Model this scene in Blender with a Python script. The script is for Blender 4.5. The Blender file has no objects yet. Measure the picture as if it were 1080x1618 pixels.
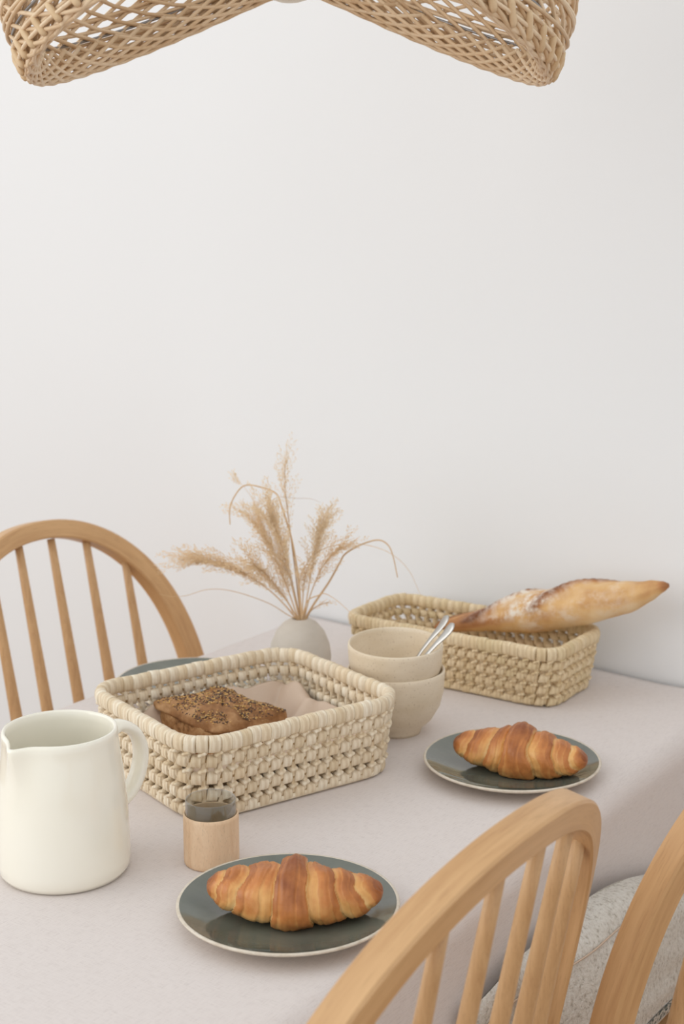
import bpy, math, random
from mathutils import Vector, Matrix, noise
R = math.radians
PI = math.pi
sc = bpy.context.scene
col = sc.collection
random.seed(7)

# ------------------------------------------------------------------ camera
cam_d = bpy.data.cameras.new('camera'); cam = bpy.data.objects.new('camera', cam_d); col.objects.link(cam)
cam.location = (0, 0, 1.40)
cam.rotation_euler = (R(90 - 11.3), 0, R(34.5))
cam_d.sensor_fit = 'VERTICAL'; cam_d.sensor_height = 36.0
cam_d.lens = 2340.0 / 1618.0 * 36.0
cam_d.clip_start = 0.05
cam_d.dof.use_dof = True; cam_d.dof.focus_distance = 1.50; cam_d.dof.aperture_fstop = 7.0
sc.camera = cam
# ------------------------------------------------------------------ world, window light, exposure
w = bpy.data.worlds.new('world'); sc.world = w; w.use_nodes = True
w.node_tree.nodes['Background'].inputs[0].default_value = (0.94, 0.975, 1.0, 1)
w.node_tree.nodes['Background'].inputs[1].default_value = 1.0
ld = bpy.data.lights.new('window_daylight', 'AREA'); ld.shape = 'RECTANGLE'; ld.size = 2.6; ld.size_y = 2.0
ld.energy = 30; ld.color = (1.0, 0.98, 0.955)
lo = bpy.data.objects.new('window_daylight', ld); col.objects.link(lo)
lo.location = (-3.2, -1.1, 2.15)
lo.rotation_euler = (Vector((-1.0, 1.5, 0.9)) - Vector(lo.location)).to_track_quat('-Z', 'Y').to_euler()
vs = sc.view_settings
vs.view_transform = 'Standard'; vs.look = 'None'; vs.gamma = 1.0; vs.exposure = 0.08; vs.use_curve_mapping = False

# ------------------------------------------------------------------ materials
def srgb(r, g, b):
    f = lambda c: (c / 255) / 12.92 if c / 255 <= .04045 else ((c / 255 + .055) / 1.055) ** 2.4
    return (f(r), f(g), f(b), 1)

class NM:
    def __init__(s, name, rough=.6, spec=.3):
        s.m = bpy.data.materials.new(name); s.m.use_nodes = True
        s.nt = s.m.node_tree; s.N = s.nt.nodes; s.L = s.nt.links
        s.b = s.N['Principled BSDF']; s.b.inputs['Roughness'].default_value = rough
        s.b.inputs['Specular IOR Level'].default_value = spec
        s._tc = None
    def tc(s, out='Object'):
        if not s._tc: s._tc = s.N.new('ShaderNodeTexCoord')
        return s._tc.outputs[out]
    def mapping(s, scale=(1, 1, 1), rot=(0, 0, 0), src=None):
        m = s.N.new('ShaderNodeMapping'); m.inputs['Scale'].default_value = scale; m.inputs['Rotation'].default_value = rot
        s.L.new(src or s.tc(), m.inputs['Vector']); return m.outputs[0]
    def noise(s, scale, vec=None, detail=4, rough=.55, dist=0):
        n = s.N.new('ShaderNodeTexNoise'); n.inputs['Scale'].default_value = scale; n.inputs['Detail'].default_value = detail
        n.inputs['Roughness'].default_value = rough; n.inputs['Distortion'].default_value = dist
        s.L.new(vec or s.tc(), n.inputs['Vector']); return n.outputs['Fac']
    def wave(s, scale, vec=None, dist=0, detail=2, axis='X', dscale=1):
        n = s.N.new('ShaderNodeTexWave'); n.bands_direction = axis; n.inputs['Scale'].default_value = scale
        n.inputs['Distortion'].default_value = dist; n.inputs['Detail'].default_value = detail; n.inputs['Detail Scale'].default_value = dscale
        s.L.new(vec or s.tc(), n.inputs['Vector']); return n.outputs['Fac']
    def ramp(s, fac, stops):
        r = s.N.new('ShaderNodeValToRGB'); e = r.color_ramp.elements
        while len(e) < len(stops): e.new(.5)
        for i, (p, c) in enumerate(stops):
            e[i].position = p; e[i].color = c if len(c) == 4 else (*c, 1)
        s.L.new(fac, r.inputs[0]); return r.outputs[0]
    def mix(s, fac, a, b, mode='MIX'):
        m = s.N.new('ShaderNodeMix'); m.data_type = 'RGBA'; m.blend_type = mode
        for inp, v in ((m.inputs[0], fac), (m.inputs[6], a), (m.inputs[7], b)):
            if hasattr(v, 'is_output') or isinstance(v, bpy.types.NodeSocket): s.L.new(v, inp)
            else: inp.default_value = v
        return m.outputs[2]
    def math(s, op, a, b=0.0):
        m = s.N.new('ShaderNodeMath'); m.operation = op
        for inp, v in ((m.inputs[0], a), (m.inputs[1], b)):
            if isinstance(v, bpy.types.NodeSocket): s.L.new(v, inp)
            else: inp.default_value = v
        return m.outputs[0]
    def attr(s, name):
        a = s.N.new('ShaderNodeAttribute'); a.attribute_name = name; return a.outputs['Fac']
    def rand(s):
        return s.N.new('ShaderNodeObjectInfo').outputs['Random']
    def color(s, c):
        if isinstance(c, bpy.types.NodeSocket): s.L.new(c, s.b.inputs['Base Color'])
        else: s.b.inputs['Base Color'].default_value = c
    def rough(s, c): s.L.new(c, s.b.inputs['Roughness'])
    def bump(s, h, strength=.3, dist=.001):
        b = s.N.new('ShaderNodeBump'); b.inputs['Strength'].default_value = strength; b.inputs['Distance'].default_value = dist
        s.L.new(h, b.inputs['Height']); s.L.new(b.outputs[0], s.b.inputs['Normal'])

M = {}
def mk(name, rough=.6, spec=.3):
    n = NM(name, rough, spec); M[name] = n.m; return n

n = mk('wall_paint', .9, .1); n.color(n.ramp(n.noise(1.3, detail=2), [(.3, srgb(236, 236, 236)), (.7, srgb(239, 239, 239))])); n.bump(n.noise(90), .08, .001)
n = mk('floor_wood', .5, .3); v = n.mapping((1, 9, 1)); n.color(n.ramp(n.noise(6, v, 6, .6, .6), [(.3, srgb(134, 98, 62)), (.7, srgb(168, 128, 84))]))
n = mk('linen_cloth', .9, .08)
wx = n.noise(70, n.mapping((1, 16, 16)), 3); wy = n.noise(70, n.mapping((16, 1, 16)), 3)
th = n.math('ADD', wx, wy)
n.color(n.mix(n.ramp(th, [(.75, (0, 0, 0)), (1.25, (1, 1, 1))]), srgb(210, 200, 195), srgb(223, 214, 209)))
n.bump(n.math('ADD', th, n.math('MULTIPLY', n.noise(9, detail=3), 2.6)), .22, .001)
n = mk('napkin_cloth', .95, .05)
th = n.math('ADD', n.noise(60, n.mapping((1, 18, 18)), 3), n.noise(60, n.mapping((18, 1, 18)), 3))
n.color(n.ramp(th, [(.35, srgb(190, 166, 144)), (.65, srgb(206, 184, 164))])); n.bump(th, .35, .001)

def wood(name, c0, c1, rough=.42, grain=(18, 18, 1.2), spec=.35):
    n = mk(name, rough, spec); v = n.mapping(grain)
    g = n.noise(9, v, 6, .6, .8); f = n.noise(60, n.mapping((grain[0], grain[1], grain[2] * 2)), 3)
    base = n.ramp(g, [(.3, c0), (.7, c1)])
    n.color(n.mix(n.ramp(f, [(.55, (0, 0, 0)), (.75, (.35, .35, .35))]), base, tuple(x * .6 for x in c0[:3]) + (1,)))
    n.bump(f, .08, .0006)
wood('chair_wood', srgb(190, 148, 104), srgb(212, 172, 126))
n = mk('bow_wood', .4, .35)
cx_ = n.N.new('ShaderNodeCombineXYZ')
for i_, (a_, k_) in enumerate((('gl', 5.0), ('gs', 70.0), ('gd', 70.0))): n.L.new(n.math('MULTIPLY', n.attr(a_), k_), cx_.inputs[i_])
g = n.noise(1.6, cx_.outputs[0], 5, .6, .4); f = n.noise(9, cx_.outputs[0], 3)
n.color(n.mix(n.ramp(f, [(.56, (0, 0, 0)), (.75, (.25, .25, .25))]), n.ramp(g, [(.3, srgb(196, 152, 106)), (.7, srgb(216, 174, 126))]), srgb(140, 98, 60))); n.bump(f, .06, .0005)
wood('cup_wood', srgb(224, 186, 148), srgb(240, 210, 176), .55, (10, 10, 2.0))
wood('table_wood', srgb(150, 108, 70), srgb(176, 132, 88))

def leaf(name, cols):
    n = mk(name, .62, .25)
    r = n.rand(); base = n.ramp(r, [(i / (len(cols) - 1), c) for i, c in enumerate(cols)])
    st = n.noise(30, n.mapping((12, 1, 1)), 4)
    n.color(n.mix(n.ramp(st, [(.35, (.5, .5, .5)), (.6, (0, 0, 0))]), base, srgb(184, 152, 108)))
    n.bump(st, .5, .0012)
leaf('palm_leaf_pale', [srgb(233, 217, 190), srgb(243, 230, 207), srgb(224, 205, 174), srgb(246, 235, 214), srgb(235, 216, 185)])
leaf('palm_leaf_tan', [srgb(229, 206, 168), srgb(238, 219, 185), srgb(220, 196, 155), srgb(235, 214, 177), srgb(223, 203, 163)])
n = mk('palm_core', .8, .1); n.color(srgb(168, 140, 102))
n = mk('rattan', .5, .3); r = n.rand(); b = n.ramp(r, [(0, srgb(222, 193, 156)), (.5, srgb(236, 213, 182)), (1, srgb(214, 184, 147))])
n.color(n.mix(n.ramp(n.noise(45, detail=3), [(.58, (0, 0, 0)), (.75, (.4, .4, .4))]), b, srgb(180, 140, 98)))
n = mk('rattan_lash', .6, .2); n.color(n.ramp(n.noise(60), [(.3, srgb(214, 184, 144)), (.7, srgb(230, 204, 168))]))
n = mk('wire', .35, .5); n.color((.35, .35, .36, 1)); n.b.inputs['Metallic'].default_value = .9
n = mk('bulb', .35, .4); n.color(srgb(236, 230, 214))
n = mk('cord', .7, .2); n.color(srgb(226, 220, 208))

n = mk('cream_glaze', .13, .5); n.color(n.ramp(n.noise(7, detail=2), [(.3, srgb(245, 239, 222)), (.7, srgb(247, 242, 228))])); n.b.inputs['Coat Weight'].default_value = .3; n.b.inputs['Coat Roughness'].default_value = .06
n = mk('stoneware', .45, .35)
sp = n.noise(420, detail=2); big = n.noise(14, n.mapping((1, 1, 2.2)), 3)
base = n.ramp(big, [(.3, srgb(220, 201, 172)), (.7, srgb(235, 220, 197))])
n.color(n.mix(n.ramp(sp, [(.62, (0, 0, 0)), (.72, (.55, .55, .55))]), base, srgb(168, 140, 108))); n.bump(sp, .06, .0005)
n = mk('vase_clay', .75, .2); v = n.noise(22, n.mapping((1, 1, 2)), 5)
n.color(n.ramp(v, [(.3, srgb(198, 188, 175)), (.7, srgb(210, 201, 189))])); n.bump(n.noise(160), .12, .0006)
n = mk('plate_glaze', .07, .5); g = n.noise(18, detail=5, dist=.4)
n.color(n.ramp(g, [(.3, srgb(88, 93, 84)), (.7, srgb(112, 116, 105))])); n.b.inputs['Coat Weight'].default_value = .4; n.b.inputs['Coat Roughness'].default_value = .05
n = mk('plate_edge', .4, .35); n.color(n.ramp(n.noise(120), [(.3, srgb(206, 192, 172)), (.7, srgb(228, 218, 202))]))
n = mk('steel', .34, .5); n.color((.50, .48, .45, 1)); n.b.inputs['Metallic'].default_value = 1.0
n = mk('glass', .02, .5)
tr = n.N.new('ShaderNodeBsdfTransparent'); tr.inputs[0].default_value = (.90, .915, .91, 1); gl = n.N.new('ShaderNodeBsdfGlossy'); gl.inputs['Roughness'].default_value = .03
lw = n.N.new('ShaderNodeLayerWeight'); lw.inputs[0].default_value = .5
fr = n.math('ADD', n.math('MULTIPLY', n.math('POWER', lw.outputs['Facing'], 2.2), .75), .07); mx = n.N.new('ShaderNodeMixShader')
n.L.new(fr, mx.inputs[0]); n.L.new(tr.outputs[0], mx.inputs[1]); n.L.new(gl.outputs[0], mx.inputs[2]); n.L.new(mx.outputs[0], n.N['Material Output'].inputs[0])

n = mk('croissant_crust', .36, .4)
t = n.math('ADD', n.attr('toast'), n.math('MULTIPLY', n.math('SUBTRACT', n.noise(38, detail=5), .5), .9))
n.color(n.ramp(t, [(.0, srgb(240, 202, 140)), (.3, srgb(226, 170, 102)), (.6, srgb(198, 126, 68)), (1, srgb(142, 80, 42))]))
fl = n.math('SINE', n.math('ADD', n.math('MULTIPLY', n.attr('wrap'), 95.0), n.math('MULTIPLY', n.noise(30, detail=3), 7.0)))
n.bump(n.math('ADD', n.math('MULTIPLY', fl, .22), n.math('MULTIPLY', n.noise(140, detail=4), 1.0)), .5, .0012)
n = mk('baguette_crust', .6, .25)
t = n.math('ADD', n.attr('toast'), n.math('MULTIPLY', n.math('SUBTRACT', n.noise(26, detail=5), .5), .7))
base = n.ramp(t, [(.0, srgb(236, 208, 164)), (.3, srgb(220, 176, 120)), (.62, srgb(184, 128, 82)), (1, srgb(132, 84, 56))])
fl = n.math('MULTIPLY', n.attr('flour'), n.ramp(n.noise(70, detail=6, rough=.7), [(.42, (0, 0, 0)), (.6, (1, 1, 1))]))
n.color(n.mix(fl, base, srgb(238, 228, 214))); n.bump(n.noise(120, detail=5), .5, .0015)
n = mk('bread_crust', .65, .2)
n.color(n.ramp(n.noise(34, detail=6, rough=.65), [(.3, srgb(112, 76, 48)), (.5, srgb(158, 114, 75)), (.72, srgb(198, 156, 112))])); n.bump(n.noise(90, detail=5), .7, .002)
n = mk('bread_crumb', .85, .1)
h = n.noise(75, detail=5, rough=.7)
n.color(n.ramp(h, [(.32, srgb(92, 62, 40)), (.45, srgb(164, 120, 80)), (.7, srgb(206, 166, 120))])); n.bump(h, 1.0, .004)
n = mk('seed', .5, .3); n.color(n.ramp(n.attr('tone'), [(0, srgb(76, 62, 58)), (.5, srgb(112, 88, 76)), (.62, srgb(196, 146, 78)), (1, srgb(228, 190, 124))]))
n = mk('dry_grass', .75, .1); n.color(n.ramp(n.rand(), [(0, srgb(240, 208, 166)), (1, srgb(248, 224, 188))]))
n = mk('dry_stem', .65, .2); n.color(n.ramp(n.rand(), [(0, srgb(216, 180, 136)), (.6, srgb(226, 194, 154)), (1, srgb(190, 154, 116))]))
n = mk('boucle', .95, .05)
k = n.noise(190, detail=4, rough=.7)
n.color(n.ramp(k, [(.3, srgb(176, 166, 152)), (.45, srgb(220, 214, 204)), (.7, srgb(236, 232, 224))])); n.bump(k, 1.0, .004)
n = mk('stripe_yarn', .95, .05); k = n.noise(200, detail=3, rough=.7); n.color(n.ramp(k, [(.44, srgb(66, 80, 76)), (.52, srgb(214, 209, 200))])); n.bump(k, 1.0, .004)

# ------------------------------------------------------------------ mesh helpers
def obj(name, vf, mat, parent=None, smooth=True, loc=None, rot=None):
    me = bpy.data.meshes.new(name); me.from_pydata([tuple(v) for v in vf[0]], [], vf[1]); me.update()
    if smooth: me.polygons.foreach_set('use_smooth', [True] * len(me.polygons))
    if mat: me.materials.append(M[mat])
    o = bpy.data.objects.new(name, me); col.objects.link(o)
    if parent: o.parent = parent
    if loc: o.location = loc
    if rot: o.rotation_euler = rot
    return o
def inst(name, src, parent, mat4=None):
    o = bpy.data.objects.new(name, src.data if hasattr(src, 'data') else src); col.objects.link(o); o.parent = parent
    if mat4 is not None: o.matrix_local = mat4
    return o
def tag(o, label, cat, group=None, kind=None):
    o['label'] = label; o['category'] = cat
    if group: o['group'] = group
    if kind: o['kind'] = kind
    return o
def thing(name, label, cat, loc=(0, 0, 0), rz=0, group=None):
    e = bpy.data.objects.new(name, None); e.empty_display_size = .05; col.objects.link(e)
    e.location = loc; e.rotation_euler = (0, 0, rz); return tag(e, label, cat, group)
def struct(name, vf, mat):
    o = obj(name, vf, mat, smooth=False); o['kind'] = 'structure'; return o
def box(x0, x1, y0, y1, z0, z1):
    v = [(x, y, z) for z in (z0, z1) for y in (y0, y1) for x in (x0, x1)]
    return v, [(0, 2, 3, 1), (4, 5, 7, 6), (0, 1, 5, 4), (2, 6, 7, 3), (0, 4, 6, 2), (1, 3, 7, 5)]
def join(*parts):
    V, F = [], []
    for v, f in parts:
        o = len(V); V += list(v); F += [tuple(i + o for i in q) for q in f]
    return V, F
def lathe(prof, n=48, close=False):
    """prof: list of (r, z); r = 0 ends become poles"""
    V, F, rows = [], [], []
    for r, z in prof:
        if r <= 1e-6: rows.append([len(V)]); V.append((0, 0, z))
        else:
            rows.append(list(range(len(V), len(V) + n)))
            V += [(r * math.cos(2 * PI * i / n), r * math.sin(2 * PI * i / n), z) for i in range(n)]
    if close: rows.append(rows[0])
    for a, b in zip(rows, rows[1:]):
        for i in range(n):
            j = (i + 1) % n
            if len(a) == 1 and len(b) == 1: continue
            if len(a) == 1: F.append((a[0], b[j], b[i]))
            elif len(b) == 1: F.append((a[i], a[j], b[0]))
            else: F.append((a[i], a[j], b[j], b[i]))
    return V, F
def tube(path, rad, seg=8, closed=False, flat=1.0, upv=None, cap=True):
    P = [Vector(p) for p in path]; N = len(P); V, F = [], []
    ref = Vector(upv) if upv else None; prev = None
    for i, p in enumerate(P):
        t = (P[(i + 1) % N] - P[i - 1]) if closed else (P[min(i + 1, N - 1)] - P[max(i - 1, 0)])
        t.normalize()
        if ref: a = ref - t * ref.dot(t)
        elif prev is None:
            q = Vector((0, 0, 1)) if abs(t.z) < .9 else Vector((1, 0, 0)); a = q - t * q.dot(t)
        else: a = prev - t * prev.dot(t)
        a.normalize(); prev = a; b = t.cross(a)
        r = rad[i] if isinstance(rad, (list, tuple)) else rad
        for k in range(seg):
            an = 2 * PI * k / seg
            V.append(p + a * (r * math.cos(an)) + b * (r * flat * math.sin(an)))
    for i in range(N if closed else N - 1):
        for k in range(seg):
            a0 = i * seg + k; a1 = i * seg + (k + 1) % seg; j = (i + 1) % N
            F.append((a0, a1, j * seg + (k + 1) % seg, j * seg + k))
    if cap and not closed:
        F.append(tuple(range(seg - 1, -1, -1))); F.append(tuple((N - 1) * seg + k for k in range(seg)))
    return V, F
def spline(pts, n=8):
    P = [Vector(p) for p in pts]; out = []
    for i in range(len(P) - 1):
        p0, p1, p2, p3 = P[max(i - 1, 0)], P[i], P[i + 1], P[min(i + 2, len(P) - 1)]
        for k in range(n):
            t = k / n
            out.append(.5 * ((2 * p1) + (p2 - p0) * t + (2 * p0 - 5 * p1 + 4 * p2 - p3) * t * t + (3 * p1 - p0 - 3 * p2 + p3) * t ** 3))
    out.append(P[-1]); return out
def grid(fn, nu, nv, closed_u=False):
    V = [fn(i / nu if closed_u else i / (nu - 1), j / (nv - 1)) for j in range(nv) for i in range(nu)]
    F = []
    for j in range(nv - 1):
        for i in range(nu if closed_u else nu - 1):
            k = (i + 1) % nu; F.append((j * nu + i, j * nu + k, (j + 1) * nu + k, (j + 1) * nu + i))
    return V, F
def attr(o, name, vals):
    a = o.data.attributes.new(name, 'FLOAT', 'POINT'); a.data.foreach_set('value', vals)
def sstep(a, b, x):
    t = max(0, min(1, (x - a) / (b - a))); return t * t * (3 - 2 * t)

TZ = 0.75          # top of the tablecloth
WALL = 1.92
# ------------------------------------------------------------------ room
struct('wall_back', box(-5.5, 3.5, WALL, WALL + .12, 0, 2.9), 'wall_paint')
struct('floor', box(-5.5, 3.5, -2.5, WALL, -.05, 0), 'floor_wood')

# ------------------------------------------------------------------ table and tablecloth
TX0, TX1, TY0, TY1 = -1.414, -.652, .36, WALL - .006
tb = thing('dining_table', 'rectangular wooden dining table hidden under the pale linen cloth', 'table', ((TX0 + TX1) / 2, (TY0 + TY1) / 2, 0))
hx, hy = (TX1 - TX0) / 2 - .022, (TY1 - TY0) / 2 - .022
obj('tabletop', box(-hx, hx, -hy, hy + .014, TZ - .032, TZ - .0035), 'table_wood', tb, False)
obj('apron', join(box(-hx + .06, hx - .06, -hy + .05, -hy + .07, TZ - .11, TZ - .033), box(-hx + .06, hx - .06, hy - .08, hy - .06, TZ - .11, TZ - .033)), 'table_wood', tb, False)
for sx in (-1, 1):
    for sy in (-1, 1):
        cx, cy = sx * (hx - .05), sy * (hy - .06)
        obj('leg', tube([(cx, cy, 0), (cx, cy, TZ - .0335)], [.02, .028], 12), 'table_wood', tb)

def cloth():
    rad, drop = .030, .19
    # arc-length coordinate across each side: flat, quarter-round, hang
    def side(d):            # d = distance beyond the straight part -> (outward, down)
        a = rad * PI / 2
        if d <= 0: return d, 0.0
        if d < a: return rad * math.sin(d / rad), rad * (1 - math.cos(d / rad))
        return rad, rad + d - a
    L = rad * PI / 2 + drop
    def coords(n_mid, lo, hi, n_side, both=(True, True)):
        c = []
        if both[0]: c += [lo + rad - L + (L) * i / n_side for i in range(n_side)]
        s0 = lo + (rad if both[0] else 0); s1 = hi - (rad if both[1] else 0)
        c += [s0 + (s1 - s0) * i / n_mid for i in range(n_mid + 1)]
        if both[1]: c += [hi - rad + L * (i + 1) / n_side for i in range(n_side)]
        return c
    us = coords(60, TX0, TX1, 44); vs_ = coords(150, TY0, TY1, 40, (True, False))
    V = []
    for v in vs_:
        for u in us:
            x, y, z = u, v, TZ
            ox = 0; dn = 0; dv = 0
            if u > TX1 - rad: o, dn = side(u - (TX1 - rad)); x = TX1 - rad + o; ox = 1
            elif u < TX0 + rad: o, dn = side(TX0 + rad - u); x = TX0 + rad - o; ox = -1
            if v < TY0 + rad: o, dv = side(TY0 + rad - v); y = TY0 + rad - o
            d = max(dn, dv); z = TZ - d
            if d > .012:       # hanging folds
                k = sstep(.012, .2, d)
                wv = .010 * math.sin(v * 11 + 1.2) + .006 * math.sin(v * 23 + 2.0 + d * 9) + .010 * noise.noise((v * 5, d * 7, 3.1))
                if dn >= dv: x += ox * (k * (wv * .45 + .004))
                else: y -= k * (.010 * math.sin(u * 17) + .012)
            if v > TY1 - .035 and d < .001:  # limp fringe lifting a little at the wall
                z += .0035 * sstep(TY1 - .03, TY1, v) * (.6 + .7 * math.sin(u * 19) * math.sin(u * 7 + 1))
            V.append((x, y, z))
    nu, nv = len(us), len(vs_)
    F = [(j * nu + i, j * nu + i + 1, (j + 1) * nu + i + 1, (j + 1) * nu + i) for j in range(nv - 1) for i in range(nu - 1)]
    return V, F
tc = obj('tablecloth', cloth(), 'linen_cloth')
tag(tc, 'pale greyish pink linen tablecloth hanging over the table edges', 'tablecloth')
sm = tc.modifiers.new('thickness', 'SOLIDIFY'); sm.thickness = .0012; sm.offset = -1

# ------------------------------------------------------------------ hoop-back chairs
CW, CH, CA, CB, CK, RHO, CDL, CCW = .266, .504, .932, .632, .088, .19, .064, .049
SEAT = .45
def hoop_uv(n=97):
    out = []
    for i in range(n):
        t = PI * i / (n - 1); c = math.cos(t)
        v = CH * max(0, math.sin(t)) ** CB; u = CW * math.copysign(abs(c) ** CA, c) * (1 - CK * (1 - v / CH) ** 2)
        out.append((u, v))
    # resample evenly so that the steep feet are smooth
    d = [0]
    for a, b in zip(out, out[1:]): d.append(d[-1] + math.hypot(b[0] - a[0], b[1] - a[1]))
    res = []; k = 0
    for i in range(n):
        s = d[-1] * i / (n - 1)
        while k < n - 2 and d[k + 1] < s: k += 1
        f = (s - d[k]) / max(1e-9, d[k + 1] - d[k])
        res.append((out[k][0] + (out[k + 1][0] - out[k][0]) * f, out[k][1] + (out[k + 1][1] - out[k][1]) * f))
    return res
HUV = hoop_uv()
BN = Vector((math.cos(RHO), 0, math.sin(RHO))); BU = Vector((-math.sin(RHO), 0, math.cos(RHO)))
def back_pt(u, v, dep=0.0):       # chair local: faces +X, lateral +Y
    return Vector((0, u, SEAT)) + BU * v + BN * (dep + CCW * (u / CW) ** 2)
def make_chair(label):
    e = thing('hoop_back_chair', label, 'chair', group='hoop back wooden chairs around the table')
    # bent bow with a softly rounded square section
    hw, hd, ch = .0135, .0135, .0022
    sec = [(hw, hd - ch), (hw - ch, hd), (-hw + ch, hd), (-hw, hd - ch), (-hw, -hd + ch), (-hw + ch, -hd), (hw - ch, -hd), (hw, -hd + ch)]
    V, F = [], []; n = len(HUV)
    for i, (u, v) in enumerate(HUV):
        a, b = HUV[max(i - 1, 0)], HUV[min(i + 1, n - 1)]
        tu, tv = b[0] - a[0], b[1] - a[1]; l = math.hypot(tu, tv); nu_, nv_ = tv / l, -tu / l     # in-plane normal
        if u * nu_ + (v - CH * .4) * nv_ < 0: nu_, nv_ = -nu_, -nv_
        vv = v - (.012 if i in (0, n - 1) else 0)
        for s, d in sec: V.append(back_pt(u + nu_ * s, vv + nv_ * s, 0) + BN * d)
    for i in range(n - 1):
        for k in range(8):
            F.append((i * 8 + k, i * 8 + (k + 1) % 8, (i + 1) * 8 + (k + 1) % 8, (i + 1) * 8 + k))
    F += [tuple(range(7, -1, -1)), tuple((n - 1) * 8 + k for k in range(8))]
    o = obj('back_hoop', (V, F), 'bow_wood', e)
    attr(o, 'gl', [(i // 8) / n * 1.3 for i in range(len(V))]); attr(o, 'gs', [sec[i % 8][0] for i in range(len(V))]); attr(o, 'gd', [sec[i % 8][1] for i in range(len(V))])
    mod = o.modifiers.new('edge', 'EDGE_SPLIT'); mod.split_angle = R(35)
    top = sorted([p for p in HUV if p[1] > .1])
    for k in range(6):
        u = (k - 2.5) * CDL
        v = next(a[1] + (b[1] - a[1]) * (u - a[0]) / (b[0] - a[0]) for a, b in zip(top, top[1:]) if a[0] <= u <= b[0])
        pts = [back_pt(u, v * t) for t in [0, .1, .25, .4, .55, .7, .85, .97]]
        obj('spindle', tube(pts, [.0068, .0078, .0092, .0094, .0086, .0076, .0067, .006], 12), 'chair_wood', e)
    # saddle seat
    def seat(u, v):
        an = 2 * PI * u; c, s = math.cos(an), math.sin(an)
        r = [0, .5, .9, 1.0, 1.0, .95, .5, 0][int(round(v * 7))]; z = [.0, -.002, .003, -.004, -.022, -.032, -.034, -.034][int(round(v * 7))]
        x = .16 + .225 * math.copysign(abs(c) ** .6, c) * r; y = .262 * math.copysign(abs(s) ** .6, s) * r * (1 + .04 * c)
        return (x, y, SEAT + z)
    obj('seat', grid(seat, 56, 8, True), 'chair_wood', e)
    feet = {}
    for sx in (0, 1):
        for sy in (-1, 1):
            a = Vector((.02 if sx == 0 else .32, .17 * sy, SEAT - .03)); b = Vector((-.06 if sx == 0 else .39, .225 * sy, 0))
            feet[(sx, sy)] = (a, b)
            obj('leg', tube([a.lerp(b, t) for t in (0, .3, .6, 1)], [.014, .018, .017, .011], 12), 'chair_wood', e)
    mids = []
    for sy in (-1, 1):
        p, q = feet[(0, sy)][0].lerp(feet[(0, sy)][1], .55), feet[(1, sy)][0].lerp(feet[(1, sy)][1], .55); mids.append((p + q) / 2)
        obj('stretcher', tube([p, (p + q) / 2, q], [.007, .010, .007], 10), 'chair_wood', e)
    obj('stretcher', tube([mids[0], (mids[0] + mids[1]) / 2, mids[1]], [.007, .010, .007], 10), 'chair_wood', e)
    return e
def copy_tree(o, parent=None):
    c = o.copy(); col.objects.link(c); c.parent = parent
    for k in list(o.children): copy_tree(k, c)
    return c
ch0 = make_chair('hoop back wooden chair on the jug side of the table, against the white wall')
ch1 = copy_tree(ch0); ch1['label'] = 'hoop back wooden chair pushed in beside the two croissant plates'
ch2 = copy_tree(ch0); ch2['label'] = 'hoop back wooden chair with the cream cushion on its seat'
ch0.location = (-1.486, 1.497, 0); ch0.rotation_euler.z = -.008
ch1.location = (-.574, .942, 0); ch1.rotation_euler.z = 3.129
ch2.location = (-.487, 1.476, 0); ch2.rotation_euler.z = PI - .12

# cushion leaning on the chair seat
def cushion():
    nu, nv = 72, 48
    def side(sg):
        def f(u, v):
            a, b = u * 2 - 1, v * 2 - 1
            bul = (1 - abs(a) ** 3.2) ** .55 * (1 - abs(b) ** 3.2) ** .55 if abs(a) < 1 and abs(b) < 1 else 0
            y = 1.125 + .66 * u; pin = .012 * (1 - abs(b)) * (a ** 8)
            top = Vector((-.632, y, .668 - .095 * sstep(.38, 1.05, u) - .012 * sstep(.2, 0, u)))
            bot = Vector((-.612 - .028 * (1 - sstep(.08, .30, u)), y, .462)); bul *= .3 + .7 * sstep(.05, .32, u)
            p = bot.lerp(top, v)
            p += Vector((.95, 0, .3)) * (sg * .052 * bul * (1 if sg > 0 else .05)) + Vector((0, -pin * a, 0))
            p += Vector((.004, 0, .003)) * noise.noise((u * 7, v * 7, sg * 3.))
            return tuple(p)
        return f
    a = grid(side(1), nu, nv); b = grid(side(-1), nu, nv)
    return a, (b[0], [tuple(reversed(q)) for q in b[1]])
cu_a, cu_b = cushion()
cz = thing('cushion', 'cream nubby cushion with a dark green stripe leaning on the chair seat', 'cushion', (-.62, 1.46, .46))
off = Vector((-.62, 1.46, .46))
sh = lambda vf: ([Vector(v) - off for v in vf[0]], vf[1])
obj('cover', sh(join(cu_a, cu_b)), 'boucle', cz)
def on_face(u, v, lift=.0015):
    i, j = u * 71, v * 47; k = int(round(j)) * 72 + int(round(i)); return Vector(cu_a[0][k]) - off + Vector((lift, 0, lift * .5))
obj('seam', tube([on_face(t / 71, .86) for t in range(2, 70)], .0010, 6), 'napkin_cloth', cz)
sv = []
st = [[on_face(t / 71, v, .0012) for t in range(1, 71)] for v in (.13, .16, .19, .215)]
obj('stripe', ([p for r in st for p in r], [(j * 70 + i, j * 70 + i + 1, (j + 1) * 70 + i + 1, (j + 1) * 70 + i) for j in range(3) for i in range(69)]), 'stripe_yarn', cz)['label'] = 'dark green woven stripe'

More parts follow.
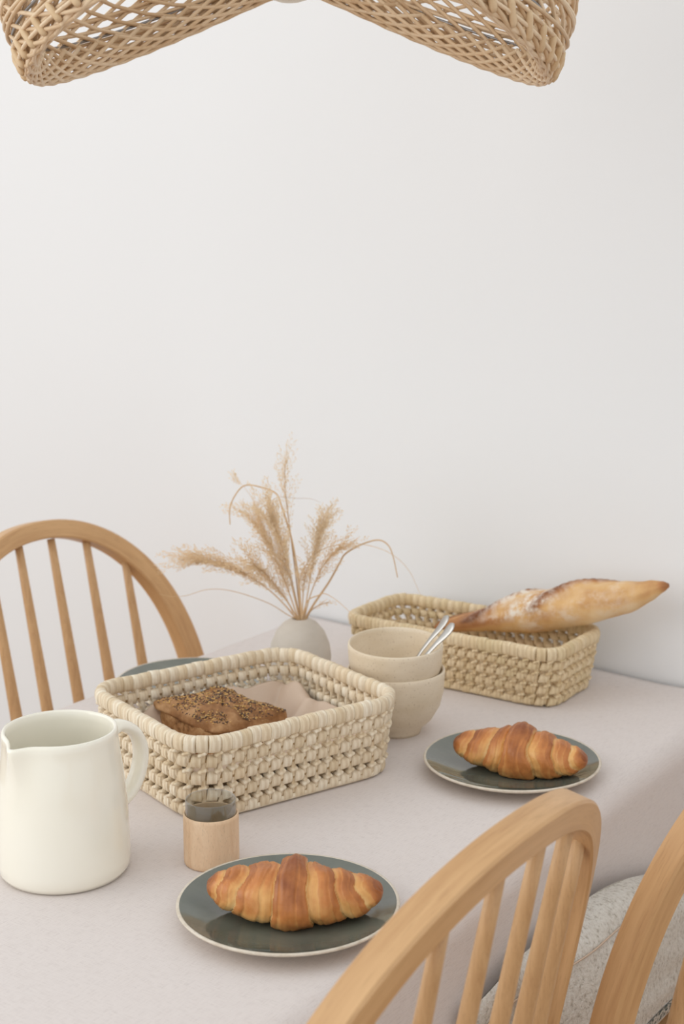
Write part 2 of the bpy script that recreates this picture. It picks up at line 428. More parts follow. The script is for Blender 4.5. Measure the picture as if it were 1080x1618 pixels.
# ------------------------------------------------------------------ plates
def plate(loc, label):
    e = thing('plate', label, 'plate', loc, group='grey green stoneware plates')
    obj('body', lathe([(0, .004), (.055, .004), (.057, .0), (.062, .0), (.064, .004), (.085, .0085), (.1035, .0168), (.105, .0185), (.1042, .0200), (.1015, .0195), (.098, .0180), (.08, .0108), (.06, .0078), (0, .0068)], 96), 'plate_edge', e)
    prof = [(.1018, .0199), (.0985, .0188)]
    for i in range(1, 15):
        r = .0985 * (1 - i / 15); prof.append((r, .0078 + .0110 * (r / .0985) ** 3.2))
    obj('glaze', lathe(prof + [(0, .0078)], 96), 'plate_glaze', e)['label'] = 'glossy dark grey green glaze'
    return e
plate((-.774, 1.037, TZ), 'grey green plate under the croissant beside the wooden cup')
plate((-.778, 1.488, TZ), 'grey green plate under the croissant near the stacked bowls')
plate((-1.287, 1.504, TZ), 'empty grey green plate behind the square basket at the chair')

# ------------------------------------------------------------------ croissants
def croissant(loc, rz, label, L, seed, bounds, curve, size):
    rnd = random.Random(seed)
    nu, nv = 64, 190
    V, toast, wrap = [], [], []
    for j in range(nv):
        s = -1 + 2 * j / (nv - 1)
        for i in range(nu):
            an = 2 * PI * i / nu
            ca, sa = math.cos(an), math.sin(an)            # ca: across (towards -y front), sa: up
            q = s + (.085 * math.sin(an * 1 + .4) + .07 * noise.noise((ca * 1.3, sa * 1.3, seed + s * 2))) * (1 if s > 0 else -.8) * min(1, abs(s) * 4)
            aq = min(1.0, abs(q)); B = bounds[0] if q < 0 else bounds[1]
            k = 0
            while k < len(B) and aq > B[k]: k += 1
            lo_ = 0 if k == 0 else B[k - 1]; hi_ = B[k] if k < len(B) else 1.02
            f = (aq - lo_) / (hi_ - lo_)                      # 0 inner edge .. 1 outer edge of this layer
            if k == 0: f = .5 + .5 * f
            step = 1.0 - .085 * k
            env = 1 - .50 * aq ** 1.7
            bul = math.sin(PI * (.10 + .72 * f)) ** .85 if k else math.cos(PI * .36 * (f - .5) * 2) ** .7
            r = env * (.80 + .22 * bul) * (1.10 if k == 0 else 1) * (1 - .025 * k)
            # thin overlapping leaves inside a layer
            lf = (f * 2.6 + noise.noise((s * 3, ca, seed)) * .5) % 1.0
            r *= 1 - .030 * sstep(.55, 1, lf) * (1 if k else .35)
            tip = (1 - abs(s) ** 9) ** .5 if abs(s) < 1 else 0
            r *= tip * (1 + .10 * noise.noise((s * 3.2, ca * 1.3, sa * 1.3 + seed)) + .03 * noise.noise((s * 14, ca * 3, sa * 3)))
            y = size * 1.08 * r * ca; z = size * .96 * r * sa
            if sa < 0: z *= .78
            fl = -size * .56                                   # flat underside
            if z < fl: z = fl + (z - fl) * .12
            x = L * s
            yc = curve * (s * s - .3)
            lift = size * .16 * s * s
            V.append((x, y + yc, z + size * .635 + lift))
            gro = 1 - bul
            t = .44 + .28 * max(0, sa) * (.5 + bul * .6) - .62 * gro * (1 if f < .5 else .2) + (.22 * sstep(.45, .95, f) if k else .05) + .40 * sstep(.80, 1.0, abs(s)) + (.18 if k == 0 else 0) - .16 * sstep(.6, 1, lf)
            t += .14 * noise.noise((s * 3.2 + seed, ca, sa)) - .12 * sstep(0, -.5, sa)
            toast.append(max(0, min(1, t))); wrap.append(q + .12 * k)
    F = [(j * nu + i, j * nu + (i + 1) % nu, (j + 1) * nu + (i + 1) % nu, (j + 1) * nu + i) for j in range(nv - 1) for i in range(nu)]
    F += [tuple(range(nu - 1, -1, -1)), tuple((nv - 1) * nu + k for k in range(nu))]
    zmin = min(v[2] for v in V); V = [(a, b, c - zmin) for a, b, c in V]
    o = obj('croissant', (V, F), 'croissant_crust', loc=loc, rot=(0, 0, rz)); attr(o, 'toast', toast); attr(o, 'wrap', wrap)
    return tag(o, label, 'croissant')
croissant((-.764, 1.033, TZ + .0082), R(30), 'golden croissant with a broad humped middle, on the plate beside the wooden cup', .083, 3, ([.19, .58, .82], [.17, .50, .74]), .006, .0345)
croissant((-.763, 1.480, TZ + .0082), R(12), 'golden croissant with a dark pinched tip, on the plate near the stacked bowls', .081, 11, ([.17, .40, .72], [.20, .55, .80]), -.005, .034)

# ------------------------------------------------------------------ cream jug
jg = thing('jug', 'large glossy cream ceramic jug with a pinched spout and loop handle', 'jug', (-1.027, 0.998, TZ))
def jug():
    out = [(.0, .003), (.054, .003), (.058, .0), (.0625, .0015), (.066, .007), (.0668, .016), (.0665, .04), (.0645, .075), (.0615, .105), (.0585, .128), (.0575, .138), (.0575, .143), (.0563, .1458), (.0543, .1462), (.0528, .144), (.0528, .136), (.0550, .12), (.0590, .09), (.0610, .05), (.0610, .02), (.055, .010), (0, .009)]
    n = 96; V, F, rows = [], [], []
    for r, z in out:
        if r == 0: rows.append([len(V)]); V.append((0, 0, z)); continue
        rows.append(list(range(len(V), len(V) + n)))
        for i in range(n):
            a = 2 * PI * i / n
            d = math.atan2(math.sin(a + PI / 2 - .02), math.cos(a + PI / 2 - .02))     # angle from the spout
            k = math.exp(-abs(d / .19) ** 1.5) * sstep(.100, .145, z)
            sp = r + .0125 * k
            V.append((sp * math.cos(a), sp * math.sin(a), z - .0025 * k))
    for a, b in zip(rows, rows[1:]):
        for i in range(n):
            j = (i + 1) % n
            if len(a) == 1: F.append((a[0], b[j], b[i]))
            elif len(b) == 1: F.append((a[i], a[j], b[0]))
            else: F.append((a[i], a[j], b[j], b[i]))
    return V, F
jb = jug(); jb = ([(x, y, z * 1.03) for x, y, z in jb[0]], jb[1])
obj('body', jb, 'cream_glaze', jg)
hdir = Vector((math.cos(R(78)), math.sin(R(78)), 0))
hp = [hdir * r + Vector((0, 0, z)) for r, z in ((.0585, .131), (.070, .136), (.088, .126), (.097, .106), (.094, .082), (.082, .062), (.0640, .050))]
obj('handle', tube(spline(hp, 8), .0115, 16, flat=.55, upv=hdir.cross(Vector((0, 0, 1)))), 'cream_glaze', jg)

# ------------------------------------------------------------------ wooden cup with a glass liner
cp = thing('cup', 'small clear glass set in a pale wooden sleeve beside the plate', 'cup', (-.9155, 1.096, TZ))
obj('wooden_sleeve', lathe([(0, 0), (.0265, 0), (.0280, .0015), (.0284, .006), (.0284, .050), (.0280, .0535), (.0270, .0540), (.0266, .0525), (.0262, .006), (0, .005)], 64), 'cup_wood', cp)
obj('glass_liner', lathe([(0, .0055), (.0245, .0055), (.0257, .009), (.0259, .05), (.0259, .0675), (.0252, .0688), (.0245, .0675), (.0243, .05), (.0240, .011), (.022, .0085), (0, .0085)], 64), 'glass', cp)

# ------------------------------------------------------------------ bowls and spoons
bowl_prof = [(0, .004), (.027, .004), (.0285, 0), (.0315, 0), (.0325, .004), (.0345, .008), (.046, .018), (.0555, .034), (.0600, .052), (.0615, .072), (.0613, .0765), (.0600, .0782), (.0585, .0770), (.0580, .072), (.0563, .053), (.052, .036), (.043, .021), (.028, .011), (0, .009)]
bl = lathe([(r, z * 1.085) for r, z in bowl_prof], 72)
b1 = tag(obj('bowl', bl, 'stoneware', loc=(-.972, 1.536, TZ)), 'speckled beige stoneware bowl, the lower of the stacked pair', 'bowl', 'stacked stoneware bowls')
b2 = tag(obj('bowl', bl, 'stoneware', loc=(-.972, 1.534, TZ + .0405)), 'speckled beige stoneware bowl with spoons, on top of the other bowl', 'bowl', 'stacked stoneware bowls')
vdir = Vector((.566, -.824, 0))
b1.scale = (1.02, 1.02, 1.0); b2.scale = (.985, .985, .94)
b2.rotation_euler = Matrix.Rotation(R(3.0), 3, Vector((-.824, -.566, 0)).normalized() * -1).to_euler()
def spoon(a, b, label, roll):
    a, b = Vector(a), Vector(b); d = (b - a).normalized(); Lh = (b - a).length
    sd = d.cross(Vector((0, 0, 1))).normalized(); sd = Matrix.Rotation(roll, 3, d) @ sd; nn = sd.cross(d)
    e = thing('spoon', label, 'spoon', a, group='spoons in the top bowl')
    prof = [(0, .0032), (.12, .0027), (.3, .0028), (.5, .0033), (.68, .0042), (.82, .0062), (.90, .0076), (.96, .0066), (.99, .0036), (1.0, .0012)]
    V, F = [], []; m = 10
    for t, wd in prof:
        c = d * (Lh * t) + nn * (.006 * math.sin(PI * t) + .003 * sstep(.8, 1, t))
        for k in range(m):
            an = 2 * PI * k / m; V.append(c + sd * (wd * math.cos(an)) + nn * (.0011 * math.sin(an)))
    for i in range(len(prof) - 1):
        for k in range(m): F.append((i * m + k, i * m + (k + 1) % m, (i + 1) * m + (k + 1) % m, (i + 1) * m + k))
    F += [tuple(range(m - 1, -1, -1)), tuple((len(prof) - 1) * m + k for k in range(m))]
    obj('handle', (V, F), 'steel', e)
    def bw(u, v):
        an = 2 * PI * u; r = v
        return tuple(-d * .018 + d * (.020 * r * math.cos(an)) + sd * (.0125 * r * math.sin(an)) - nn * (.005 * (1 - r * r)))
    o = obj('scoop', grid(bw, 24, 7, True), 'steel', e); md = o.modifiers.new('t', 'SOLIDIFY'); md.thickness = .0012
spoon((-.957, 1.525, .815), (-.903, 1.553, .9085), 'steel spoon leaning in the top bowl, its handle end higher', .5)
spoon((-.950, 1.520, .815), (-.888, 1.541, .9035), 'steel spoon leaning in the top bowl, its handle end lower', .7)

# ------------------------------------------------------------------ vase and dried grasses
vz = Vector((-1.186, 1.622, TZ))
va = obj('vase', lathe([(0, .002), (.022, 0), (.026, .001), (.036, .011), (.0422, .026), (.0436, .042), (.0412, .060), (.0340, .078), (.0235, .0905), (.0145, .0955), (.0118, .0968), (.0102, .0962), (.0100, .092), (.018, .086), (.029, .074), (.037, .058), (.039, .04), (.034, .02), (0, .006)], 64), 'vase_clay', loc=vz)
tag(va, 'small round grey clay vase holding dried grasses', 'vase')
CR = Vector((.824, .566, 0)); CF = Vector((-.566, .824, 0))
mouth = vz + Vector((0, 0, .094)); PXM = 2.10 / 2340
def gp(px, py, dep=0.0):            # photo pixel offsets turned into metres in the plane of the bunch, plus true depth
    return CR * ((px - 475) * PXM) + Vector((0, 0, (972 - py) * PXM * 1.02)) + CF * dep
def ribbon_mesh(paths):
    """thin three-sided hairs"""
    V, F = [], []
    for P, r in paths:
        v, f = tube(P, [r * (1 - .7 * i / (len(P) - 1)) for i in range(len(P))], 3, cap=False); o = len(V); V += v; F += [tuple(i + o for i in q) for q in f]
    return V, F
def grass(pts, dep, label, plume_from, nb, blen, spread, seed, r=.0011, dens=1.0):
    rnd = random.Random(seed)
    e = thing('plume_stem', label, 'dried plume', mouth, group='dried grasses in the vase')
    n = len(pts)
    P = spline([gp(x, y, dep * (i / (n - 1)) ** 1.3) for i, (x, y) in enumerate(pts)], 10)
    P = [Vector((0.004 * rnd.uniform(-1, 1), 0.004 * rnd.uniform(-1, 1), -.05))] + P[0:]
    obj('stem', tube(P, [r * (1 - .6 * i / (len(P) - 1)) for i in range(len(P))], 6), 'dry_stem', e)
    paths = []; N = len(P)
    for b in range(nb):
        t = plume_from + (1 - plume_from) * (b / nb) ** .9 * .97
        i = min(N - 2, int(t * (N - 1))); p = P[i].lerp(P[i + 1], t * (N - 1) - i); d = (P[min(i + 2, N - 1)] - P[i - 1]).normalized()
        a = rnd.uniform(0, 2 * PI); s1 = d.cross(Vector((.3, .2, 1))).normalized(); s2 = d.cross(s1)
        side = (s1 * math.cos(a) + s2 * math.sin(a))
        ln = blen * rnd.uniform(.6, 1.15) * (1 - .25 * (b / nb))
        q = []; dirv = (d + side * spread * rnd.uniform(.4, 1.0)).normalized(); pos = p.copy(); steps = 9
        for k in range(steps):
            q.append(pos.copy()); dirv = (dirv + side * .05 * spread + Vector((0, 0, -.20 * (k / steps) ** 2)) + side * .22 * (k / steps) ** 3).normalized(); pos = pos + dirv * (ln / steps)
        paths.append((q, .00032))
        m = int(44 * dens * ln / .07)
        for k in range(m):                 # spikelets with fine hairs
            u = (k + rnd.random()) / m * (steps - 1.001); i2 = int(u); c = q[i2].lerp(q[i2 + 1], u - i2)
            tdir = (q[i2 + 1] - q[i2]).normalized(); rv = Vector((rnd.gauss(0, 1), rnd.gauss(0, 1), rnd.gauss(0, 1))); rv = (rv - tdir * rv.dot(tdir)).normalized()
            c1 = c + (tdir * .7 + rv).normalized() * rnd.uniform(.0022, .0042)
            paths.append(([c, c1], .00018)); c2 = c1 + (tdir + rv * .5).normalized() * .0026
            paths.append(([c1, (c1 + c2) / 2, c2], .00068))
    if nb:
        obj('plume', ribbon_mesh(paths), 'dry_grass', e)
    return e
grass([(470, 972), (452, 950), (425, 925), (385, 900), (345, 888), (315, 886)], .02, 'feathery dried grass plume drooping sideways towards the chair', .42, 44, .088, .22, 1)
grass([(472, 972), (458, 930), (440, 885), (424, 850), (410, 828)], .015, 'dense feathery dried grass plume, broad and bent over at the top', .24, 44, .090, .40, 2)
grass([(474, 972), (462, 915), (450, 865), (440, 830), (432, 808)], -.02, 'dense upright feathery dried grass plume beside the tallest stalk', .24, 42, .088, .34, 3)
grass([(472, 972), (455, 940), (436, 910), (420, 888), (408, 874)], -.045, 'short fluffy dried grass plume low over the vase', .26, 36, .072, .44, 4)
grass([(476, 972), (468, 900), (458, 820), (452, 770), (452, 735)], .03, 'tallest dried grass stalk with sparse seed head', .50, 20, .065, .28, 5, dens=.40)
grass([(480, 972), (487, 930), (495, 885), (503, 850), (510, 830)], .02, 'feathery dried grass plume leaning towards the bread baskets', .34, 36, .072, .34, 6)
grass([(481, 972), (490, 935), (505, 895), (523, 866), (538, 850)], -.03, 'loose feathery dried grass plume leaning furthest towards the baguette', .38, 26, .064, .38, 7, dens=.7)
grass([(478, 972), (480, 930), (483, 900), (488, 875)], -.05, 'short feathery dried grass plume standing in the middle', .36, 16, .055, .36, 8, dens=.8)
grass([(484, 972), (492, 956), (505, 945), (520, 938)], -.02, 'tiny wispy dried grass sprig at the vase mouth', .5, 6, .018, .3, 9, dens=.5)
grass([(468, 972), (440, 905), (405, 800), (372, 762)], .06, 'single thin dried stalk with a small seed tip', .86, 7, .022, .25, 10, .0005, .6)
def blade(pts, dep, label, w0, seed):
    e = thing('dried_blade', label, 'dried blade', mouth, group='bent dried blades in the vase'); n = len(pts)
    P = [Vector((0, 0, -.05))] + spline([gp(x, y, dep * (i / (n - 1))) for i, (x, y) in enumerate(pts)], 10)
    N = len(P)
    obj('leaf_blade', tube(P, [w0 * (1 - .65 * i / (N - 1)) for i in range(N)], 8, flat=.4), 'dry_stem', e)
blade([(477, 972), (472, 905), (462, 845), (447, 795), (438, 776), (415, 767), (390, 765), (374, 782), (366, 803), (366, 827)], .02, 'thick dried blade arching over with its tip hanging down', .0020, 1)
blade([(476, 972), (455, 880), (434, 800), (440, 786), (470, 789), (490, 791), (506, 799)], .05, 'thin pale dried blade arching behind the plumes', .0009, 2)
blade([(482, 972), (497, 945), (520, 910), (536, 880), (546, 863), (570, 848), (595, 840), (610, 846), (618, 862), (625, 894)], -.04, 'dried blade arching high with a hooked tip', .0018, 3)
blade([(475, 972), (474, 915), (486, 884), (510, 864), (540, 857), (575, 858), (615, 872), (645, 900), (664, 940)], .03, 'long hair thin dried blade arching down to the baguette basket', .0009, 4)
blade([(477, 972), (487, 938), (503, 925), (516, 918), (540, 930), (562, 950), (580, 985)], -.09, 'short brown dried blade drooping in front of the baguette basket', .0010, 5)
blade([(472, 972), (455, 962), (430, 945), (395, 930), (360, 920), (330, 919), (300, 927), (275, 927), (260, 922)], -.03, 'long dried blade curving sideways out under the drooping plume', .0013, 6)

# ------------------------------------------------------------------ woven palm-leaf baskets
def rrect(hx_, hy_, rc, n):
    """n points evenly spread over a rounded rectangle with outward normals"""
    segs = [2 * (hy_ - rc), PI / 2 * rc, 2 * (hx_ - rc), PI / 2 * rc] * 2
    tot = sum(segs); out = []
    for k in range(n):
        d = tot * k / n; i = 0
        while d > segs[i]: d -= segs[i]; i += 1
        q = i // 2
        c = [(hx_ - rc, hy_ - rc), (-hx_ + rc, hy_ - rc), (-hx_ + rc, -hy_ + rc), (hx_ - rc, -hy_ + rc)][q]
        a0 = q * PI / 2
        if i % 2 == 0:
            nx, ny = math.cos(a0), math.sin(a0); L = segs[i]
            px, py = c[0] + nx * rc + ny * (L - d), c[1] + ny * rc - nx * (L - d)
        else:
            a = a0 + d / rc; nx, ny = math.cos(a), math.sin(a); px, py = c[0] + nx * rc, c[1] + ny * rc
        out.append((Vector((px, py, 0)), Vector((nx, ny, 0))))
    return out, tot
def wrap_mesh(wd, h, dp, seed, ridges=3, twist=0.0, crisp=1.0):
    """a leaf strip wound around the coil: tube section (depth x height) with pleats"""
    rnd = random.Random(seed); m, n = 12, ridges * 2 + 1
    ph = [rnd.uniform(-.06, .10) for _ in range(n)]; V = []
    for j in range(n):
        t = j / (n - 1); bul = 1 + crisp * (-.14 + .14 * math.sin(PI * t) ** .6 + ph[j]) + (.07 if j % 2 else 0)
        for i in range(m):
            a = 2 * PI * i / m; c, s = math.cos(a), math.sin(a)
            y = dp * math.copysign(abs(c) ** .75, c) * bul; z = h * math.copysign(abs(s) ** .8, s) * (.95 + .05 * bul)
            V.append(((t - .5) * wd + twist * s * wd * .5 + rnd.uniform(-1, 1) * wd * .015, y, z))
    F = [(j * m + i, j * m + (i + 1) % m, (j + 1) * m + (i + 1) % m, (j + 1) * m + i) for j in range(n - 1) for i in range(m)]
    F += [tuple(range(m - 1, -1, -1)), tuple((n - 1) * m + i for i in range(m))]
    me = bpy.data.meshes.new('leaf_wrap'); me.from_pydata(V, [], F); me.update(); me.polygons.foreach_set('use_smooth', [True] * len(me.polygons)); return me
def basket(label, loc, rz, hx_, hy_, h, rc, leafm, flare, nrow, unit, slant, rim_h):
    e = thing('woven_basket', label, 'basket', loc, rz, group='woven palm leaf baskets')
    rnd = random.Random(len(label))
    pitch = (h - rim_h) / nrow
    def meshes(k, *a, **kw):
        out = []
        for s in range(k):
            me = wrap_mesh(*a, seed=s + 3, **kw); me.materials.append(M[leafm]); out.append(me)
        return out
    pads = meshes(7, unit * .75, pitch * .352, .0056, ridges=3, twist=slant, crisp=.5)
    posts = meshes(5, unit * .32, pitch * .66, .0040, ridges=2, twist=slant * .5)
    ties = meshes(5, unit * .62, pitch * .105, .0056, ridges=2)
    rims = meshes(6, unit * .82, rim_h * .56, .0070, ridges=2, crisp=.3)
    def ring(z, inset, n):
        pts, tot = rrect(hx_ - inset, hy_ - inset, max(.012, rc - inset * .4), n); return [(p + Vector((0, 0, z)), nn) for p, nn in pts], tot
    for r in range(nrow + 1):
        isrim = r == nrow
        z = pitch * (r + .44) if not isrim else h - rim_h * .52
        inset = .008 + flare * (1 - z / h)
        _, tot = rrect(hx_ - inset, hy_ - inset, rc, 8)
        u = unit * .80 if isrim else unit; n = int(tot / u)
        pts, _ = ring(z, inset, n)
        core, _ = ring(z, inset, 72)
        obj('coil', tube([p for p, _ in core], .0036 if not isrim else .0055, 8, True), 'palm_core', e)
        for k, (p, nn) in enumerate(pts):
            t = Vector((0, 0, 1)).cross(nn)
            up = (Vector((0, 0, 1)) + nn * (flare / h)).normalized()
            mt = Matrix.Identity(4)
            dz = rnd.uniform(-.0006, .0006)
            ax = Matrix.Rotation(rnd.uniform(-.07, .07), 3, 'Y')
            B = Matrix((t, nn, up)).transposed() @ ax
            for a in range(3):
                for b in range(3): mt[a][b] = B[a][b]
            mt.translation = p + Vector((0, 0, dz)) + nn * rnd.uniform(-.0006, .0006)
            if isrim: inst('rim_wrap', rnd.choice(rims), e, mt)
            else:
                inst('leaf_wrap', rnd.choice(pads), e, mt)
                # narrow strip that climbs to the next row, and the leaf end knotted across it
                for nm, src, ang, du, dz2, dn in (('leaf_strip', posts, rnd.uniform(-.05, .2), .5, .46, -.0004), ('leaf_tie', ties, -rnd.uniform(.15, .5), .46, .46, .0016)):
                    B2 = Matrix((t, nn, up)).transposed() @ Matrix.Rotation(ang, 3, 'Y')
                    m2 = Matrix.Identity(4)
                    for a in range(3):
                        for b in range(3): m2[a][b] = B2[a][b]
                    m2.translation = p + t * (unit * du) + up * (pitch * dz2) + nn * dn
                    inst(nm, rnd.choice(src), e, m2)
    # coiled bottom
    V, F = [], []
    for k in range(9):
        f = .97 - k * .115
        pts, _ = rrect((hx_ - flare - .008) * f, (hy_ - flare - .008) * f, max(.004, rc * f * .9), 56)
        v, g = tube([p + Vector((0, 0, .0055)) for p, _ in pts], .0052 if k else .0054, 6, True, flat=1.9 if hx_ > .1 and hy_ > .1 else 1.5, upv=(0, 0, 1)); o = len(V); V += v; F += [tuple(i + o for i in q) for q in g]
    obj('bottom', (V, F), leafm, e)
    return e
ca, sa = math.cos(R(-20)), math.sin(R(-20))
bx = (ca * -1.440 - sa * .885, sa * -1.440 + ca * .885)
basket('square woven palm leaf basket holding seeded bread', (bx[0], bx[1], TZ), R(-20), .132, .152, .099, .045, 'palm_leaf_pale', .010, 4, .0156, .10, .017)
basket('long narrow woven palm leaf basket holding the baguette', (-1.004, 1.787, TZ), 0, .177, .084, .086, .035, 'palm_leaf_tan', .012, 4, .0152, .32, .0165)

# ------------------------------------------------------------------ seeded bread on a napkin
bc = Vector((bx[0], bx[1], TZ))
def napkin():
    def f(u, v):
        x, y = (u - .5) * .214, (v - .5) * .252
        ed = max(abs(x) / .107, abs(y) / .126)
        z = .017 + .052 * sstep(.62, 1.0, ed) * (.75 + .35 * noise.noise((x * 22, y * 22, 1.3)))
        # raised fold behind the loaf and a soft ridge to its side
        z += .030 * math.exp(-((x + .070) / .020) ** 2 - ((y - .035) / .055) ** 2)
        z += .026 * math.exp(-((x + .01 + .5 * (y - .08)) / .020) ** 2) * sstep(.02, .07, y) * sstep(.126, .1, y)
        z += .004 * noise.noise((x * 40, y * 40, 4.4))
        k = 1 - .03 * sstep(.9, 1, ed)
        z = min(z, .080 + .004 * noise.noise((x * 30, y * 30, 0)))
        if x > .05: z = min(z, .05)
        return (x * k, y * k, max(.0125, z))
    return grid(f, 70, 80)
nk = obj('napkin', napkin(), 'napkin_cloth', loc=bc, rot=(0, 0, R(-20))); tag(nk, 'beige linen napkin lining the square basket under the bread', 'napkin')
md = nk.modifiers.new('t', 'SOLIDIFY'); md.thickness = .001; md.offset = 1
BL = Vector((-1.098, 1.331, TZ + .022))
br = thing('seeded_bread', 'brown seeded bread chunk lying in the square basket', 'bread', BL, R(-14))
def slab(hx_, hy_, z0, z1, amp, seed, taper=.0, dome=.0, nu=64, nv=14):
    def f(u, v):
        a = 2 * PI * u; c, s = math.cos(a), math.sin(a)
        px, py = math.copysign(abs(c) ** .42, c), math.copysign(abs(s) ** .42, s)
        if v < .3: r = v / .3; z = z0
        elif v < .62: r = 1 - taper * (v - .3) / .32; z = z0 + (z1 - z0) * (v - .3) / .32
        else: r = (1 - taper) * (1 - (v - .62) / .38); z = z1 + dome * (1 - r * r)
        e = noise.noise((px * 2.1 * max(r, .05) + seed, py * 2.1, z * 40)) + .5 * noise.noise((px * 6 + seed, py * 6, z * 90))
        r2 = r * (1 + amp * e * (1 if r > .6 else .3))
        return (px * hx_ * r2 + .08 * py * hy_ * r2, py * hy_ * r2, z + .004 * e * (v > .3))
    return grid(f, nu, nv, True)
obj('crumb', slab(.060, .055, 0, .036, .06, 3.3, .05, .004), 'bread_crumb', br)['label'] = 'torn open brown crumb side'
cr = obj('crust', slab(.062, .057, .033, .043, .16, 8.1, .08, .012), 'bread_crust', br); cr.rotation_euler = (R(-4), R(2), 0)
rnd = random.Random(5); V, F, tone = [], [], []
crm = cr.data
tops = [v.co.copy() for v in crm.vertices if v.co.z > .044]
from mathutils.bvhtree import BVHTree
bvh = BVHTree.FromPolygons([v.co for v in crm.vertices], [tuple(p.vertices) for p in crm.polygons])
cnt = 0
while cnt < 1500:
    x, y = rnd.uniform(-.062, .062), rnd.uniform(-.057, .057)
    hit = bvh.ray_cast(Vector((x, y, .2)), Vector((0, 0, -1)))
    if hit[0] is None or hit[0].z < .041: continue
    if noise.noise((x * 30, y * 30, 2)) < -.32: continue
    a = rnd.uniform(0, PI); l, wd = rnd.uniform(.0014, .0023), rnd.uniform(.0008, .0012); dx = Vector((math.cos(a), math.sin(a), 0)); dy = Vector((-dx.y, dx.x, 0))
    p = hit[0] + Vector((0, 0, .0003)); o = len(V); tn = rnd.random() * .5 if rnd.random() < .55 else .62 + rnd.random() * .38
    V += [p + dx * l, p + dy * wd, p - dx * l, p - dy * wd, p + Vector((0, 0, .0010)), p - Vector((0, 0, .0008))]; tone += [tn] * 6
    F += [tuple(o + q for q in t) for t in ((0, 1, 4), (1, 2, 4), (2, 3, 4), (3, 0, 4), (1, 0, 5), (2, 1, 5), (3, 2, 5), (0, 3, 5))]; cnt += 1
sd = obj('seeds', (V, F), 'seed', cr); attr(sd, 'tone', tone); sd['kind'] = 'stuff'

# ------------------------------------------------------------------ baguette
def baguette():
    A = Vector((-1.085, 1.822, .803)); Bp = Vector((-.735, 1.846, .906)); ax = Bp - A; L = ax.length; ax.normalize()
    sdv = Vector((0, 0, 1)).cross(ax).normalized(); upv = ax.cross(sdv); nu, nv = 48, 150
    V, toast, flour = [], [], []
    for j in range(nv):
        t = j / (nv - 1)
        tab = ((0, .003), (.04, .010), (.25, .0185), (.33, .025), (.43, .0315), (.66, .0315), (.83, .0245), (.93, .0145), (.98, .0075), (1.0, .003))
        a_, b_ = next((p, q) for p, q in zip(tab, tab[1:]) if p[0] <= t <= q[0]); f = (t - a_[0]) / (b_[0] - a_[0]); r = a_[1] + (b_[1] - a_[1]) * (f * f * (3 - 2 * f) * .5 + f * .5)
        for i in range(nu):
            a = 2 * PI * i / nu; c, s = math.cos(a), math.sin(a)
            # three long slashes that run diagonally over the top
            g = 0; edge = 0
            for t0 in (.16, .47, .78):
                d = (t - t0) * 5.2 - (c * .95)                # diagonal
                inside = math.exp(-(d / .42) ** 2) * sstep(.05, .5, s)
                g = max(g, inside); edge = max(edge, math.exp(-((d + .62) / .17) ** 2) * sstep(.0, .45, s))
            rr = r * (1 + .17 * edge - .10 * g + .035 * noise.noise((t * 9, c, s)) + .015 * noise.noise((t * 40, c * 5, s * 5)))
            p = A + ax * (L * t) + sdv * (rr * c * 1.05) + upv * (rr * s * .95)
            p += Vector((0, 0, .006 * sstep(.86, 1, t)))
            V.append(p)
            q = .36 + .62 * edge - .10 * g + .45 * sstep(.955, 1, t) + .16 * noise.noise((t * 6, c * 2, s * 2)) + .30 * sstep(.5, .1, t) - .20 * sstep(.0, -.6, s)
            toast.append(max(0, min(1, q)))
            flour.append(max(0, min(1, (1.15 * math.exp(-((t - .40) / .16) ** 2) * sstep(.0, .7, s + .3) + .45 * sstep(.3, .5, t) * sstep(.95, .8, t) * (.5 + noise.noise((t * 12, c * 2, s * 2)))) * (1 - .7 * g))))
    F = [(j * nu + i, j * nu + (i + 1) % nu, (j + 1) * nu + (i + 1) % nu, (j + 1) * nu + i) for j in range(nv - 1) for i in range(nu)]
    F += [tuple(range(nu - 1, -1, -1)), tuple((nv - 1) * nu + k for k in range(nu))]
    o = obj('baguette', (V, F), 'baguette_crust'); attr(o, 'toast', toast); attr(o, 'flour', flour)
    tag(o, 'floury pointed baguette sticking out of the long basket', 'baguette')
baguette()

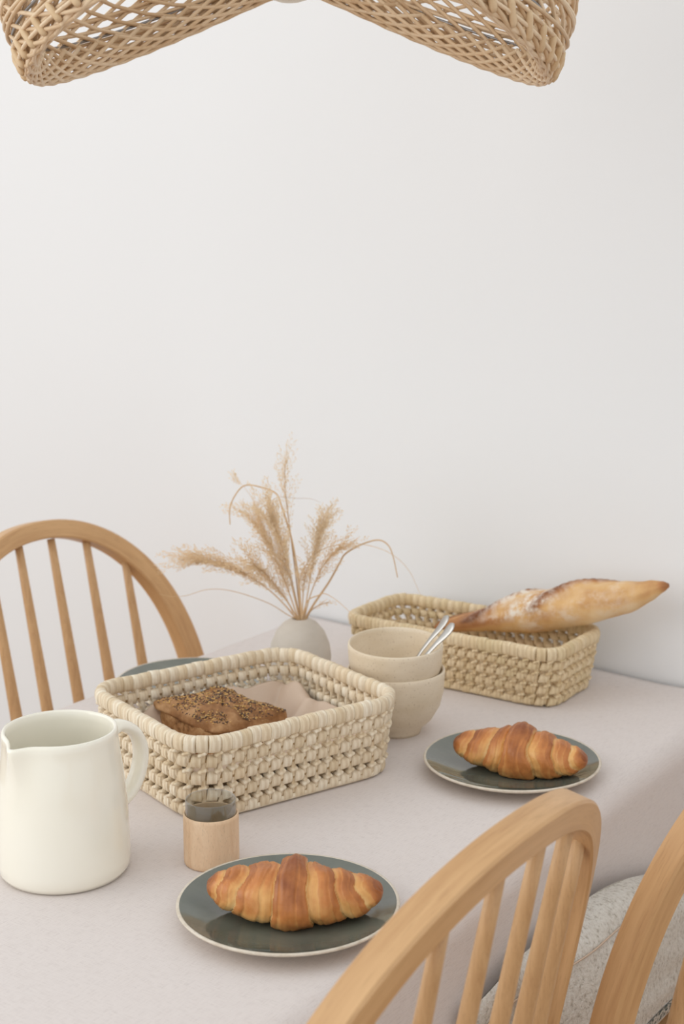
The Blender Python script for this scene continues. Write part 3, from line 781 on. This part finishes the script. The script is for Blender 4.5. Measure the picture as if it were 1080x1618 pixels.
# ------------------------------------------------------------------ rattan pendant lamp
LP = Vector((-.927, 1.256, 1.536))
lamp = thing('pendant_lamp', 'wavy open woven rattan pendant lamp hanging over the table', 'lamp', LP, R(34.5))
ZT = .36
def rim(ph):
    f = 1 - math.sqrt(math.cos(ph) ** 2 + .01) / math.sqrt(1.01)
    return .135 * f ** .92
def shell(ph, s, off_=0.0):
    c, sn = math.cos(ph), math.sin(ph)
    w_ = c * c
    Rb = (.288 * w_ + .255 * (1 - w_)) + off_; thm = R(118 * w_ + 96 * (1 - w_)); th_ = thm * s
    r = Rb * math.sin(th_) ** .75; zr = rim(ph)
    z = ZT - (ZT - zr) * (1 - math.cos(th_)) / (1 - math.cos(thm))
    return Vector((r * c, r * sn, z))
NS = 50
for fam, dirn in ((0, 1), (1, -1)):
    for k in range(NS):
        p0 = 2 * PI * (k + .25 * fam) / NS; P = []
        for j in range(23):
            s = .06 + .94 * j / 22
            P.append(shell(p0 + dirn * R(80) * s ** 3.4, s, .0022 * dirn))
        # strand end loops under the rim and back inside
        pe = p0 + dirn * R(80)
        for a, (dp_, dr, dz) in enumerate(((3, -.001, -.003), (7, -.004, -.004), (12, -.008, -.001), (18, -.011, .005), (25, -.012, .014), (33, -.010, .028))):
            q = pe + dirn * R(dp_); b = shell(q, 1.0); h = Vector((b.x, b.y, 0)); h *= (1 + dr / h.length); P.append(Vector((h.x, h.y, b.z + dz)))
        obj('rattan_strand', tube(P, .0023, 6), 'rattan', lamp)
for i in range(10):
    P = []
    for k in range(120):
        ph = 2 * PI * k / 120; b = shell(ph, 1.0 - .013 * i - (.012 * math.sin(2 * ph + i * 1.3) if i > 3 else 0)); P.append(b + Vector((b.x, b.y, 0)).normalized() * (.0035 if i % 2 else -.001) + Vector((0, 0, .0006 * math.sin(ph * 9 + i))))
    obj('rim_strand', tube(P, .0021, 6, True), 'rattan', lamp)
obj('wire_ring', tube([shell(2 * PI * k / 140, .935) * 1.0 for k in range(140)], .0016, 6, True), 'wire', lamp)
NL = 58
for k in range(NL):
    ph = 2 * PI * (k + .5) / NL
    if math.sin(ph) > .12: continue
    P = [shell(ph + R(d), 1.0 - ds, .004) for d, ds in ((-1.4, .040), (-.8, .028), (0, .014), (.8, .002), (1.3, -.006))]
    obj('lashing', tube(P, [.0024, .0038, .0034, .0038, .0024], 8), 'rattan_lash', lamp)
obj('top_collar', tube([(.035 * math.cos(2 * PI * k / 32), .035 * math.sin(2 * PI * k / 32), ZT - .004) for k in range(32)], .006, 8, True), 'rattan_lash', lamp)
zb = .121
obj('bulb', lathe([(0, zb - .047)] + [(.047 * math.sin(PI * i / 16), zb - .047 * math.cos(PI * i / 16)) for i in range(1, 15)] + [(.014, zb + .055), (0, zb + .056)], 32), 'bulb', lamp)
obj('socket', lathe([(0, zb + .046), (.018, zb + .046), (.020, zb + .052), (.020, zb + .11), (.012, zb + .122), (0, zb + .122)], 24), 'cord', lamp)
obj('cord', tube([(0, 0, zb + .118), (0, 0, ZT + .2), (0, 0, 1.36)], .0035, 8), 'cord', lamp)
